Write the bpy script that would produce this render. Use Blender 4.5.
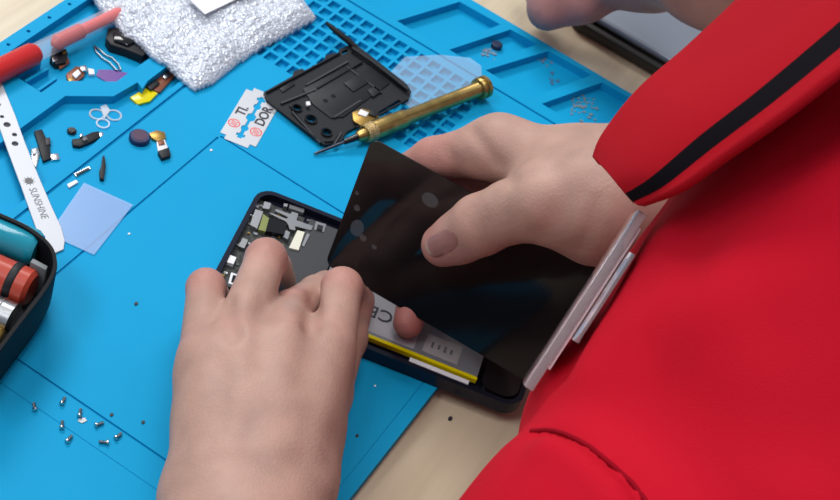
import bpy, bmesh, math, random
import numpy as np
from mathutils import Vector, Matrix
for o in list(bpy.data.objects): bpy.data.objects.remove(o)
random.seed(7)
SC = bpy.context.scene
COL = SC.collection
R = math.radians

# ------------------------------------------------------------------ camera
FPX = 1500.0
yaw, pit, rol, D = R(104.0), R(44.5), R(22.2), 0.769
fw = Vector((math.cos(pit)*math.cos(yaw), math.cos(pit)*math.sin(yaw), -math.sin(pit)))
_r = Vector((math.sin(yaw), -math.cos(yaw), 0)); _u = _r.cross(fw)
rr = _r*math.cos(rol) + _u*math.sin(rol); uu = -_r*math.sin(rol) + _u*math.cos(rol)
CAM = -fw*D
cd = bpy.data.cameras.new('camera'); cam = bpy.data.objects.new('camera', cd); COL.objects.link(cam)
cd.sensor_width = 36; cd.lens = FPX/840*36; cd.clip_start = .01; cd.clip_end = 50
m = Matrix((rr, uu, -fw)).transposed().to_4x4(); m.translation = CAM; cam.matrix_world = m
cd.dof.use_dof = True; cd.dof.focus_distance = 0.60; cd.dof.aperture_fstop = 38
SC.camera = cam

# ------------------------------------------------------------------ light and exposure
SC.view_settings.view_transform = 'Standard'; SC.view_settings.look = 'None'
SC.view_settings.exposure = 0.0; SC.view_settings.gamma = 1; SC.view_settings.use_curve_mapping = False
w = bpy.data.worlds.new('room_light'); SC.world = w; w.use_nodes = True
w.node_tree.nodes['Background'].inputs[0].default_value = (.80, .87, 1.0, 1)
w.node_tree.nodes['Background'].inputs[1].default_value = 0.46
def area(name, loc, target, size, size_y, power, col):
    l = bpy.data.lights.new(name, 'AREA'); l.shape = 'RECTANGLE'; l.size = size; l.size_y = size_y
    l.energy = power; l.color = col
    o = bpy.data.objects.new(name, l); COL.objects.link(o); o.location = loc
    o.rotation_euler = (Vector(target)-Vector(loc)).to_track_quat('-Z', 'Y').to_euler(); return o
area('ceiling_and_fill_light', (-1.75, 1.15, 2.1), (-.02, 0, 0), 1.3, .6, 46, (1, .985, .965))
area('ceiling_and_fill_light', (-1.1, -1.3, 2.2), (0, -.1, 0), 1.2, .6, 20, (.96, .98, 1))  # unseen fill light, added to lift the shaded near side of the bench

# ------------------------------------------------------------------ helpers
def at(x, y, z=0.0):                      # the point at height z seen at a place of the photograph
    v = fw + rr*((x-420)/FPX) - uu*((y-250)/FPX)
    return CAM + v*((z-CAM.z)/v.z)
def W(x, y, d):
    return CAM + (fw + rr*((x-420)/FPX) - uu*((y-250)/FPX))*d
area('ceiling_and_fill_light', (-.15, .0, 2.5), (-.0, 0, 0), 1.3, .6, 22, (1, .99, .97))  # overhead fill with no seen source, added to brighten the shaded wood and mat
def mat(name, col, rough=.5, metal=0, trans=0, alpha=1, coat=0, sss=0, spec=.5, bump=None, var=None, ior=1.45, sheen=0):
    m = bpy.data.materials.new(name); m.use_nodes = True; nt = m.node_tree; b = nt.nodes['Principled BSDF']
    c = (*col, 1)
    b.inputs['Base Color'].default_value = c; b.inputs['Roughness'].default_value = rough
    b.inputs['Metallic'].default_value = metal; b.inputs['Transmission Weight'].default_value = trans
    b.inputs['Alpha'].default_value = alpha; b.inputs['Coat Weight'].default_value = coat
    b.inputs['Specular IOR Level'].default_value = spec; b.inputs['IOR'].default_value = ior
    b.inputs['Sheen Weight'].default_value = sheen
    if sss:
        b.inputs['Subsurface Weight'].default_value = sss; b.inputs['Subsurface Radius'].default_value = (.6, .2, .1)
        b.inputs['Subsurface Scale'].default_value = .006
    tc = nt.nodes.new('ShaderNodeTexCoord')
    if var:                               # (scale, amount)
        n = nt.nodes.new('ShaderNodeTexNoise'); n.inputs['Scale'].default_value = var[0]; n.inputs['Detail'].default_value = 4
        mx = nt.nodes.new('ShaderNodeMix'); mx.data_type = 'RGBA'; mx.blend_type = 'MULTIPLY'; mx.inputs[0].default_value = 1
        cr = nt.nodes.new('ShaderNodeMapRange'); cr.inputs[1].default_value = .3; cr.inputs[2].default_value = .7
        cr.inputs[3].default_value = 1-var[1]; cr.inputs[4].default_value = 1+var[1]
        nt.links.new(tc.outputs['Object'], n.inputs['Vector']); nt.links.new(n.outputs['Fac'], cr.inputs[0])
        mx.inputs[6].default_value = c; nt.links.new(cr.outputs[0], mx.inputs[7]); nt.links.new(mx.outputs[2], b.inputs['Base Color'])
    if bump:                              # (kind, scale, strength, distance)
        kind, s, st, di = bump
        n = nt.nodes.new('ShaderNodeTexVoronoi' if kind == 'voronoi' else 'ShaderNodeTexNoise'); n.inputs['Scale'].default_value = s
        if kind == 'noise': n.inputs['Detail'].default_value = 6
        bp = nt.nodes.new('ShaderNodeBump'); bp.inputs['Strength'].default_value = st; bp.inputs['Distance'].default_value = di
        nt.links.new(tc.outputs['Object'], n.inputs['Vector']); nt.links.new(n.outputs[0], bp.inputs['Height'])
        nt.links.new(bp.outputs[0], b.inputs['Normal'])
    return m
def srgb(r, g, b):
    f = lambda c: (c/255/12.92) if c/255 <= .04045 else ((c/255+.055)/1.055)**2.4
    return (f(r), f(g), f(b))

def link(name, me, m, parent=None, smooth=None):
    if m is not None and not me.materials: me.materials.append(m)
    o = bpy.data.objects.new(name, me); COL.objects.link(o)
    if parent is not None: o.parent = parent
    if smooth is not None:
        for p in me.polygons: p.use_smooth = True
        if smooth < 180: me.set_sharp_from_angle(angle=R(smooth))
    return o
def obj(name, bm, m, parent=None, smooth=None, bevel=0):
    if bevel:
        es = [e for e in bm.edges if len(e.link_faces) == 2 and e.calc_face_angle(0) > .6]
        bmesh.ops.bevel(bm, geom=es, offset=bevel, segments=2, affect='EDGES', profile=.5, clamp_overlap=True)
        if smooth is None: smooth = 40
    bmesh.ops.recalc_face_normals(bm, faces=bm.faces)
    me = bpy.data.meshes.new(name); bm.to_mesh(me); bm.free()
    return link(name, me, m, parent, smooth)
def tag(o, label, cat, group=None, kind=None):
    o['label'] = label; o['category'] = cat
    if group: o['group'] = group
    if kind: o['kind'] = kind
    return o
def thing(name, label, cat, loc=(0, 0, 0), rz=0, group=None):
    o = bpy.data.objects.new(name, None); COL.objects.link(o); o.location = loc; o.rotation_euler = (0, 0, rz)
    o.empty_display_size = .01
    tag(o, label, cat, group)
    o['_m'] = 0; del o['_m']
    INV[o.name] = Matrix.LocRotScale(Vector(loc), Matrix.Rotation(rz, 3, 'Z'), None).inverted()
    return o
INV = {}
def prism(bm, pts, z0, z1):               # pts: 2-D or 3-D points (z ignored)
    pts = [Vector(p) for p in pts]
    a = [bm.verts.new((p.x, p.y, z0)) for p in pts]; b = [bm.verts.new((p.x, p.y, z1)) for p in pts]
    n = len(pts)
    bm.faces.new(a[::-1]); bm.faces.new(b)
    for i in range(n): bm.faces.new((a[i], a[(i+1) % n], b[(i+1) % n], b[i]))
    return bm
def box(bm, c, s, rz=0, M=None):
    g = bmesh.ops.create_cube(bm, size=1)
    T = (M or Matrix.Translation(c) @ Matrix.Rotation(rz, 4, 'Z')) @ Matrix.Diagonal((*s, 1))
    bmesh.ops.transform(bm, matrix=T, verts=g['verts']); return bm
def rrect(cx, cy, sx, sy, r, rz=0, n=5):
    out = []
    for k, (qx, qy) in enumerate(((1, 1), (-1, 1), (-1, -1), (1, -1))):
        for i in range(n+1):
            a = R(90*k + 90*i/n)
            out.append((qx*(sx/2-r)+r*math.cos(a), qy*(sy/2-r)+r*math.sin(a)))
    c, s = math.cos(rz), math.sin(rz)
    return [(cx+x*c-y*s, cy+x*s+y*c) for x, y in out]
def circ(cx, cy, r, n=20, sy=1):
    return [(cx+r*math.cos(2*math.pi*i/n), cy+r*sy*math.sin(2*math.pi*i/n)) for i in range(n)]
def frame_of(a, b):
    a, b = Vector(a), Vector(b); z = (b-a).normalized()
    x = z.cross(Vector((0, 0, 1)));
    if x.length < 1e-4: x = Vector((1, 0, 0))
    x.normalize(); y = z.cross(x); return x, y, z
def lathe(bm, a, b, prof, n=24, hexes=()):        # prof: (distance along, radius)
    x, y, z = frame_of(a, b); a = Vector(a); rings = []
    for t, r in prof:
        rings.append([bm.verts.new(a+z*t+(x*math.cos(2*math.pi*i/n)+y*math.sin(2*math.pi*i/n))*max(r, 1e-5)) for i in range(n)])
    for p, q in zip(rings, rings[1:]):
        for i in range(n): bm.faces.new((p[i], p[(i+1) % n], q[(i+1) % n], q[i]))
    bm.faces.new(rings[0][::-1]); bm.faces.new(rings[-1]); return bm
def tube(bm, pts, r, n=8):
    pts = [Vector(p) for p in pts]; rings = []
    up = Vector((0, 0, 1))
    for i, p in enumerate(pts):
        t = (pts[min(i+1, len(pts)-1)]-pts[max(i-1, 0)]).normalized()
        x = t.cross(up); x = x.normalized() if x.length > 1e-4 else Vector((1, 0, 0)); y = t.cross(x)
        rad = r[i] if isinstance(r, (list, tuple)) else r
        rings.append([bm.verts.new(p+(x*math.cos(2*math.pi*k/n)+y*math.sin(2*math.pi*k/n))*rad) for k in range(n)])
    for p, q in zip(rings, rings[1:]):
        for i in range(n): bm.faces.new((p[i], p[(i+1) % n], q[(i+1) % n], q[i]))
    bm.faces.new(rings[0][::-1]); bm.faces.new(rings[-1]); return bm
def text_obj(name, s, size, m, M, parent, depth=.00012, sx=1.0, bold=0):
    c = bpy.data.curves.new(name, 'FONT'); c.offset = bold; c.body = s; c.size = size; c.extrude = depth; c.align_x = 'CENTER'; c.align_y = 'CENTER'
    t = bpy.data.objects.new(name, c); COL.objects.link(t)
    me = bpy.data.meshes.new_from_object(t.evaluated_get(bpy.context.evaluated_depsgraph_get()))
    bpy.data.objects.remove(t); me.transform(M @ Matrix.Diagonal((sx, 1, 1, 1))); me.materials.clear()
    return link(name, me, m, parent)
def cut(o, cutters):                      # boolean difference, baked
    bpy.context.view_layer.update()
    c = link('cutter', cutters, None); c.matrix_world = o.matrix_world.copy()
    md = o.modifiers.new('b', 'BOOLEAN'); md.operation = 'DIFFERENCE'; md.object = c; md.solver = 'EXACT'; md.use_self = True
    bpy.context.view_layer.update()
    me = bpy.data.meshes.new_from_object(o.evaluated_get(bpy.context.evaluated_depsgraph_get()))
    o.modifiers.clear(); old = o.data; o.data = me
    bpy.data.objects.remove(c); return o
def mesh_of(bm):
    bmesh.ops.recalc_face_normals(bm, faces=bm.faces)
    me = bpy.data.meshes.new('m'); bm.to_mesh(me); bm.free(); return me

# ---- implicit surfaces: a smooth union of tapered capsules meshed with surface nets
def V3(p): return np.array((p[0], p[1], p[2]), dtype=np.float32)
def cone_d(P, a, b, r1, r2):
    a, b = V3(a), V3(b); ab = b-a; L = float(ab@ab)+1e-12
    h = np.clip((P-a)@ab/L, 0, 1)
    return np.linalg.norm(P-a-h[:, None]*ab, axis=1)-(r1+(r2-r1)*h)
def smin(a, b, k):
    h = np.maximum(k-np.abs(a-b), 0)/k; return np.minimum(a, b)-h*h*k*.25
def chain_d(P, pts, k):                   # pts: (point, radius) list
    d = None
    for (a, r1), (b, r2) in zip(pts, pts[1:]):
        e = cone_d(P, a, b, r1, r2); d = e if d is None else smin(d, e, k)
    return d
def net(f, lo, hi, h, name):
    lo, hi = V3(lo), V3(hi); B = 8
    nb = np.ceil((hi-lo)/(h*B)).astype(int); n = nb*B+1
    F = np.full(tuple(n), 1.0, dtype=np.float32)
    bi = np.stack(np.meshgrid(*[np.arange(k) for k in nb], indexing='ij'), -1).reshape(-1, 3)
    cen = lo+(bi+.5)*(h*B)
    dc = f(cen.astype(np.float32)); keep = np.abs(dc) < h*B*1.0
    inside = dc < -h*B*1.0
    q = np.stack(np.meshgrid(*[np.arange(B+1)]*3, indexing='ij'), -1).reshape(-1, 3)
    for b in bi[inside]:
        s = b*B; F[s[0]:s[0]+B+1, s[1]:s[1]+B+1, s[2]:s[2]+B+1] = -1
    kb = bi[keep]
    for i in range(0, len(kb), 400):
        bb = kb[i:i+400]; idx = (bb[:, None, :]*B+q[None]).reshape(-1, 3)
        F[idx[:, 0], idx[:, 1], idx[:, 2]] = f((lo+idx*h).astype(np.float32))
    F[0], F[-1], F[:, 0], F[:, -1], F[:, :, 0], F[:, :, -1] = [np.maximum(x, h*.5) for x in (F[0], F[-1], F[:, 0], F[:, -1], F[:, :, 0], F[:, :, -1])]
    S = F < 0
    cnt = np.zeros(tuple(n-1), dtype=np.int8)
    for dx in (0, 1):
        for dy in (0, 1):
            for dz in (0, 1): cnt += S[dx:n[0]-1+dx, dy:n[1]-1+dy, dz:n[2]-1+dz]
    act = (cnt > 0) & (cnt < 8); ci = np.argwhere(act); vid = np.full(act.shape, -1, dtype=np.int32); vid[act] = np.arange(len(ci))
    acc = np.zeros((len(ci), 3)); num = np.zeros(len(ci))
    for ax in range(3):
        o1, o2 = [a for a in range(3) if a != ax]
        for u in (0, 1):
            for v in (0, 1):
                off = np.zeros(3, int); off[o1] = u; off[o2] = v; e = off.copy(); e[ax] = 1
                p = ci+off; q2 = ci+e
                fa = F[p[:, 0], p[:, 1], p[:, 2]]; fb = F[q2[:, 0], q2[:, 1], q2[:, 2]]
                mk = (fa < 0) != (fb < 0); t = np.where(mk, fa/np.where(fa == fb, 1, fa-fb), 0)
                pos = off[None].astype(float).repeat(len(ci), 0); pos[:, ax] += t
                acc[mk] += pos[mk]; num[mk] += 1
    vs = lo+(ci+acc/num[:, None])*h
    faces = []
    for ax in range(3):
        o1, o2 = [a for a in range(3) if a != ax]
        sl = [slice(None)]*3; sl[ax] = slice(0, n[ax]-1); sl2 = list(sl); sl2[ax] = slice(1, n[ax])
        x = S[tuple(sl)] != S[tuple(sl2)]
        ei = np.argwhere(x); ei = ei[(ei[:, o1] > 0) & (ei[:, o2] > 0)]
        q4 = []
        for u, v in ((-1, -1), (0, -1), (0, 0), (-1, 0)):
            c = ei.copy(); c[:, o1] += u; c[:, o2] += v; q4.append(c)
        ok = np.all([np.all((c < np.array(act.shape)) & (c >= 0), axis=1) for c in q4], axis=0)
        q4 = [c[ok] for c in q4]; ei = ei[ok]
        ids = np.stack([vid[c[:, 0], c[:, 1], c[:, 2]] for c in q4], 1)
        flip = S[ei[:, 0], ei[:, 1], ei[:, 2]] != (ax == 1)
        ids[~flip] = ids[~flip][:, ::-1]; faces.append(ids)
    fc = np.concatenate(faces); fc = fc[(fc >= 0).all(1)]
    # a light Laplacian pass
    for it in range(2):
        s = np.zeros_like(vs); k = np.zeros(len(vs))
        for a in range(4):
            i, j = fc[:, a], fc[:, (a+1) % 4]
            for dim in range(3): s[:, dim] += np.bincount(i, vs[j, dim], len(vs))+np.bincount(j, vs[i, dim], len(vs))
            k += np.bincount(i, minlength=len(vs))+np.bincount(j, minlength=len(vs))
        vs = vs*.5+.5*s/np.maximum(k, 1)[:, None]
    me = bpy.data.meshes.new(name); me.vertices.add(len(vs)); me.vertices.foreach_set('co', vs.astype(np.float32).ravel())
    me.loops.add(fc.size); me.loops.foreach_set('vertex_index', fc.astype(np.int32).ravel())
    me.polygons.add(len(fc)); me.polygons.foreach_set('loop_start', np.arange(0, fc.size, 4, dtype=np.int32))
    me.polygons.foreach_set('loop_total', np.full(len(fc), 4, dtype=np.int32))
    me.update(calc_edges=True); me.validate()
    for p in me.polygons: p.use_smooth = True
    return me, vs

# ------------------------------------------------------------------ materials
M = {}
M['mat'] = mat('blue_silicone', (.004, .32, .60), .55, spec=.12, var=(9, .05), bump=('noise', 900, .08, .0004))
M['wood'] = mat('pale_laminate', srgb(228, 212, 182), .38)
M['black'] = mat('black_plastic', (.009, .010, .013), .5, spec=.35, bump=('noise', 500, .1, .0003))
M['gloss'] = mat('glossy_black', (.008, .008, .01), .12)
M['steel'] = mat('brushed_steel', (.38, .39, .40), .3, 1)
M['nickel'] = mat('bright_nickel', (.55, .55, .56), .25, 1)
M['gold'] = mat('gold_contact', (.36, .22, .06), .4, .9)
M['brass'] = mat('aged_brass', (.42, .29, .10), .36, 1, var=(120, .25), bump=('noise', 900, .15, .0004))
M['brassk'] = mat('knurled_brass', (.46, .33, .15), .55, .8, var=(200, .3), bump=('voronoi', 1100, .6, .0006))
M['white'] = mat('white_plastic', (.78, .78, .8), .4)
M['grey'] = mat('grey_plastic', (.12, .12, .13), .5)
M['red'] = mat('red_plastic', (.55, .015, .015), .3)
M['yellow'] = mat('yellow_tape', (.75, .62, .0), .22)
M['film'] = mat('clear_film', (.42, .60, .92), .22, trans=.0, alpha=.34)
M['clear'] = mat('clear_plastic', (.9, .93, .96), .1, alpha=.45)
M['graphite'] = mat('graphite_sheet', (.035, .036, .04), .45)
M['purple'] = mat('purple_film', (.12, .035, .26), .25)
M['brown'] = mat('copper_flex', (.22, .07, .035), .4, .3)
M['ink'] = mat('dark_ink', (.02, .02, .03), .5)
M['redink'] = mat('red_ink', (.8, .07, .06), .5)
M['foil'] = mat('battery_foil', (.22, .23, .25), .35, .3)

# wood-like laminate grain
nt = M['wood'].node_tree; b = nt.nodes['Principled BSDF']; tc = nt.nodes.new('ShaderNodeTexCoord')
mp = nt.nodes.new('ShaderNodeMapping'); mp.inputs['Scale'].default_value = (60, 4, 4)
nz = nt.nodes.new('ShaderNodeTexNoise'); nz.inputs['Scale'].default_value = 2.2; nz.inputs['Detail'].default_value = 5
cr = nt.nodes.new('ShaderNodeValToRGB'); cr.color_ramp.elements[0].position = .3; cr.color_ramp.elements[1].position = .75
cr.color_ramp.elements[0].color = (.56, .46, .32, 1); cr.color_ramp.elements[1].color = (.66, .56, .40, 1)
nt.links.new(tc.outputs['Object'], mp.inputs[0]); nt.links.new(mp.outputs[0], nz.inputs['Vector'])
nt.links.new(nz.outputs['Fac'], cr.inputs[0]); nt.links.new(cr.outputs[0], b.inputs['Base Color'])

# ------------------------------------------------------------------ setting
ZT = -.0072
bm = bmesh.new(); box(bm, (0, 0, -.775), (4, 4, .05))
f = obj('floor', bm, mat('grey_floor_tile', (.3, .3, .3), .5)); f['kind'] = 'structure'

t = thing('workbench', 'pale wood laminate workbench under the blue mat', 'table', (-.3, .1, -.75))
def local(o, bm): bmesh.ops.transform(bm, matrix=INV[o.name], verts=bm.verts); return bm
bm = bmesh.new(); prism(bm, [(-.85, -.75), (.118, -.75), (.118, .95), (-.85, .95)], -.034, ZT); obj('tabletop', local(t, bm), M['wood'], t, bevel=.002)
for x in (-.8, .06):
    for y in (-.7, .9):
        bm = bmesh.new(); box(bm, (x, y, -.392), (.05, .05, .716)); obj('leg', local(t, bm), M['grey'], t)

# ---- repair mat
mm = lambda pts: [(x/1000, y/1000) for x, y in pts]
bm = bmesh.new(); prism(bm, rrect(-.0965, -.041, .295, .498, .004), ZT, 0)
mato = obj('repair_mat', bm, M['mat'])
tag(mato, 'large blue silicone repair mat with pockets and a grid of cells', 'mat')
c = bmesh.new()
def pk(pts, depth=.0055): prism(c, mm(pts), -depth, .002)
pk([(-236, 72), (-236, -36), (-224, -49), (-205, -49), (-205, -36), (-184, -14), (-182, 72)])
pk([(-195, -150), (-195, -42), (-178, -24), (-176, -6), (-167, -10), (-163, -60), (-162, -134), (-178, -150)])
pk([(-173, -1), (-173, 60), (-161, 60), (-161, -20), (-168, -20)])
pk([(-236, -66), (-236, -190), (-204, -160), (-204, -86)])
pk([(-140, 152), (-125, 200), (-95, 200), (-110, 152)])
pk([(-104, 152), (-86, 200), (-57, 201), (-73, 152)])
pk([(-68, 154), (-50, 202), (-31, 203), (-49, 154)])
pk([(-43, 155), (-23, 203), (7, 204), (-11, 155)])
pk([(-4, 155), (15, 203), (43, 204), (28, 155)])
for i in range(-1, 14):
    for j in range(8):
        x, y = -138+7.85*i, 134-9.7*j
        pk([(x-3.0, y-3.6), (x+3.0, y-3.6), (x+3.0, y+3.6), (x-3.0, y+3.6)], .0030)
def gx(x0, x1, y, wd=1.3, dp=.001): pk([(x0, y-wd/2), (x1, y-wd/2), (x1, y+wd/2), (x0, y+wd/2)], dp)
def gy(x, y0, y1, wd=1.3, dp=.001): pk([(x-wd/2, y0), (x+wd/2, y0), (x+wd/2, y1), (x-wd/2, y1)], dp)
gx(-150, 47, 145, 1.6, .0012)
gx(-121, 38, -7, 1.1); gx(-118, 46, -188.5, 1.1); gy(-121.5, -187, -8.5, 1.1); gx(-118, 46, -203, .6, .0003)
gy(-157, -150, 143, 1.8, .0014); gy(44.5, -187, 30, .8, .0004)
for y in (17, 0, -17, -33, -50, 34): prism(c, circ(-.240, y/1000, .0011, 12), -.002, .002)
cut(mato, mesh_of(c))
bm = bmesh.new(); bm.from_mesh(mato.data)
for a_, b_ in (((25.6, 81), (48, 68)), ((38, 90), (56, 77.6)), ((17, 74), (40, 61))):
    p_, q_ = at(*a_, -.001), at(*b_, -.001); s_ = (q_-p_).normalized().cross(Vector((0, 0, 1)))*.0008
    prism(bm, [p_-s_, q_-s_, q_+s_, p_+s_], -.0056, -.001)
bm.to_mesh(mato.data); bm.free()
for p in mato.data.polygons: p.use_smooth = False
md = mato.modifiers.new('edge', 'BEVEL'); md.width = .0004; md.segments = 2; md.limit_method = 'ANGLE'

# ---- laptop beyond the mat
t = thing('laptop', 'closed silver grey laptop lying beyond the blue mat', 'laptop', (.12, .36, ZT))
bm = bmesh.new(); prism(bm, rrect(.135, .362, .33, .236, .012), ZT+.0015, .0012); obj('base', local(t, bm), mat('dark_laptop_base', (.02, .018, .015), .4), t, bevel=.001)
bm = bmesh.new(); prism(bm, rrect(.135, .365, .328, .23, .012), .0016, .0065); obj('lid', local(t, bm), mat('silver_lid', (.30, .33, .38), .33, .6), t, bevel=.0022)

# ------------------------------------------------------------------ opened phone
A = R(14.6); PC = Vector((.0037, -.0456, 0))
ph = thing('smartphone_body', 'opened black phone body with its battery and circuit board exposed', 'phone', PC, A)
def L(px, py, z=.0065):
    p = INV[ph.name] @ at(px, py, z); return (p.x, p.y)
PX, PY = .158, .0745
bm = bmesh.new(); prism(bm, rrect(0, 0, PX, PY, .009), .0002, .0078)
fr = obj('frame', bm, mat('dark_blue_metal_frame', (.015, .018, .035), .22, .5), ph, bevel=.0016)
c = bmesh.new(); prism(c, rrect(0, 0, PX-.005, PY-.005, .007), .0035, .01); cut(fr, mesh_of(c))
for p in fr.data.polygons: p.use_smooth = True
fr.data.set_sharp_from_angle(angle=R(35))
def pp(name, pts, z0, z1, m, bevel=.0002, parent=ph):
    bm = bmesh.new(); prism(bm, pts, z0, z1); return obj(name, bm, M[m] if isinstance(m, str) else m, parent, bevel=bevel)
def ppx(name, pxs, z0, z1, m, bevel=.0002): return pp(name, [L(x, y, z1) for x, y in pxs], z0, z1, m, bevel)
pcb = mat('dark_circuit_board', (.02, .024, .022), .5, var=(300, .6), bump=('voronoi', 400, .5, .0005))
pp('circuit_board', [(-.078, -.031), (-.042, -.031), (-.042, .0), (-.052, .004), (-.052, .031), (-.078, .031)], .0036, .0048, pcb)
# battery with the yellow tape on its near edge
bt = pp('battery', rrect(.0125, -.0035, .085, .052, .002), .0036, .0078, 'foil', .0009)
pp('edge_tape', [(-.029, -.0306), (.0552, -.0306), (.0552, -.0287), (-.029, -.0287)], .0055, .0081, 'yellow', .0008, bt)
pp('label', [(-.020, -.027), (.022, -.027), (.022, .018), (-.020, .018)], .0076, .00795, mat('battery_label', (.36, .36, .39), .4), .0, bt)
p = L(380, 316); text_obj('printing', 'CE', .0105, M['ink'], Matrix.Translation((p[0], p[1], .0081)) @ Matrix.Rotation(R(180), 4, 'Z'), bt)
pp('label', [(.026, -.026), (.044, -.026), (.044, -.014), (.026, -.014)], .0077, .00798, mat('battery_small_label', (.33, .31, .31), .4), .0, bt)
for k in range(4): pp('printed_bar', rrect(.030+k*.0032, -.020, .0012, .004-.001*(k % 2), .0002, n=1), .0079, .0081, 'grey', 0, bt)
pp('graphite_sheet', [(-.053, -.018), (-.031, -.018), (-.031, .030), (-.049, .030), (-.049, .008), (-.053, .006)], .0036, .0066, 'graphite')
# the lower board and speaker module at the far right end
sp = pp('speaker_module', rrect(.0665, -.022, .0185, .024, .007), .0036, .0088, 'gloss', .0012)
pp('rim_reflection_strip', [(.022, -.0352), (.052, -.0352), (.052, -.0328), (.022, -.0328)], .0036, .0083, 'white', .0003)  # bright reflection along the frame rim, modelled as a white strip
# camera bracket and shields, traced loosely from the photograph
def gp(x, y): return (250+x/8.33, 190+y/8.33)
def cp(name, pts, z0, z1, m, bevel=.0002): return ppx(name, [gp(*p) for p in pts], z0, z1, m, bevel)
cp('camera_bracket', [(160, 195), (175, 190), (305, 240), (320, 225), (210, 175), (215, 158), (335, 200), (350, 180), (400, 195), (395, 225), (385, 250), (525, 300), (510, 335), (375, 300), (378, 335), (330, 325), (320, 290), (300, 262)], .0048, .0072, 'steel')
cp('metal_shield', [(45, 160), (110, 180), (60, 320), (0, 290)], .0048, .0075, 'nickel')
cp('camera_module', [(160, 230), (310, 275), (285, 370), (130, 340)], .0046, .0078, 'gloss', .0005)
cp('camera_flex', [(110, 200), (165, 240), (130, 345), (70, 330)], .0046, .0068, mat('olive_flex', (.22, .25, .08), .4, .3))
cp('connector', [(395, 335), (455, 350), (405, 500), (325, 480)], .0046, .0075, mat('cream_connector', (.72, .70, .58), .4))
cp('connector', [(475, 360), (500, 370), (450, 470), (432, 460)], .0046, .0072, 'nickel')
cp('earpiece', [(550, 260), (635, 285), (615, 350), (535, 330)], .0046, .0070, 'steel')
cp('earpiece_cover', [(565, 285), (612, 298), (602, 335), (555, 322)], .0070, .0076, 'black')
cp('shield_clip', [(285, 330), (335, 350), (315, 410), (275, 390)], .0046, .0070, 'steel')
cp('shield_clip', [(120, 95), (175, 110), (160, 160), (105, 150)], .0046, .0072, 'nickel')
cp('front_sensor', [(285, 110), (315, 118), (310, 140), (280, 132)], .0046, .0074, 'nickel')
cp('sensor_strip', [(330, 120), (455, 160), (445, 190), (325, 150)], .0046, .0066, 'grey')
def gq(x, y): return (200+x/4.17, 180+y/4.17)
def cq(name, pts, z0, z1, m, bevel=.0002): return ppx(name, [gq(*p) for p in pts], z0, z1, m, bevel)
cq('shield_can', [(178, 240), (200, 250), (185, 285), (160, 275)], .0046, .0066, 'steel')
cq('shield_can', [(125, 312), (152, 322), (140, 350), (112, 342)], .0046, .0070, 'white')
cq('camera_ring', [(130, 385), (175, 400), (165, 445), (118, 430)], .0046, .0070, 'white')
cq('camera_lens', [(138, 395), (165, 403), (160, 430), (130, 422)], .0070, .0076, 'gloss')
cq('shield_can', [(345, 435), (385, 448), (380, 462), (335, 452)], .0046, .0066, 'nickel')
for i in range(64):                      # tiny board chips
    x = random.uniform(-.077, -.045); y = random.uniform(-.030, .030)
    s = random.uniform(.0006, .0016)
    pp('chip', rrect(x, y, s*1.5, s, s*.1, n=1), .0046, .0056, random.choice(['steel', 'gold', 'white', 'grey']), 0)
for x, y in ((-.076, .026), (-.076, -.026), (-.06, -.029), (-.045, .028)):
    bm = bmesh.new(); lathe(bm, (x, y, .0046), (x, y, .01), [(0, .0012), (.0006, .0012), (.0007, .0004)], 12); obj('board_screw', bm, M['nickel'], ph, smooth=30)

# ------------------------------------------------------------------ display panel held up by the right hand
P1, P3 = at(325, 264, .020), at(372, 138, .090)
e1 = (P3-P1).normalized(); e2 = at(520, 378, .026)-P1; e2 = (e2-e1*e2.dot(e1)).normalized()
e3 = e2.cross(e1); e3 = e3 if e3.dot(CAM-P1) > 0 else -e3
SL, SW = .158, (P3-P1).length
SO = P1+e2*SL/2+e1*SW/2
SM = Matrix((e2, e3.cross(e2), e3)).transposed().to_4x4(); SM.translation = SO
dp = bpy.data.objects.new('display_panel', None); COL.objects.link(dp); dp.matrix_world = SM; dp.empty_display_size = .01
tag(dp, 'loose glossy black phone display held upright above the opened phone', 'phone screen')
def on_screen(px, py, off=0):
    v = fw+rr*((px-420)/FPX)-uu*((py-250)/FPX); o = SO+e3*off
    return CAM+v*((o-CAM).dot(e3)/v.dot(e3))
gl = mat('screen_glass', (.007, .007, .008), .07, spec=.45)
bm = bmesh.new(); prism(bm, rrect(0, 0, SL, SW, .0045), -.0009, 0); obj('glass', bm, gl, dp, bevel=.0003)
bm = bmesh.new(); prism(bm, rrect(0, 0, SL-.004, SW-.004, .004), -.0022, -.0009); obj('backing_plate', bm, M['grey'], dp)
bm = bmesh.new()
for px, py, rad, s in ((430, 200, .0042, .8), (357, 228, .0034, 1.3), (357, 208, .0016, 1), (357, 193, .001, 1), (374, 247, .0014, .8), (363, 238, .0018, 1)):
    p = SM.inverted() @ on_screen(px, py); prism(bm, circ(p.x, p.y, rad, 24, s), .00001, .00004)
sm = obj('fingerprint', bm, mat('skin_oil_smudge', (.3, .3, .32), .6, alpha=.10), dp); sm['kind'] = 'stuff'

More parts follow.
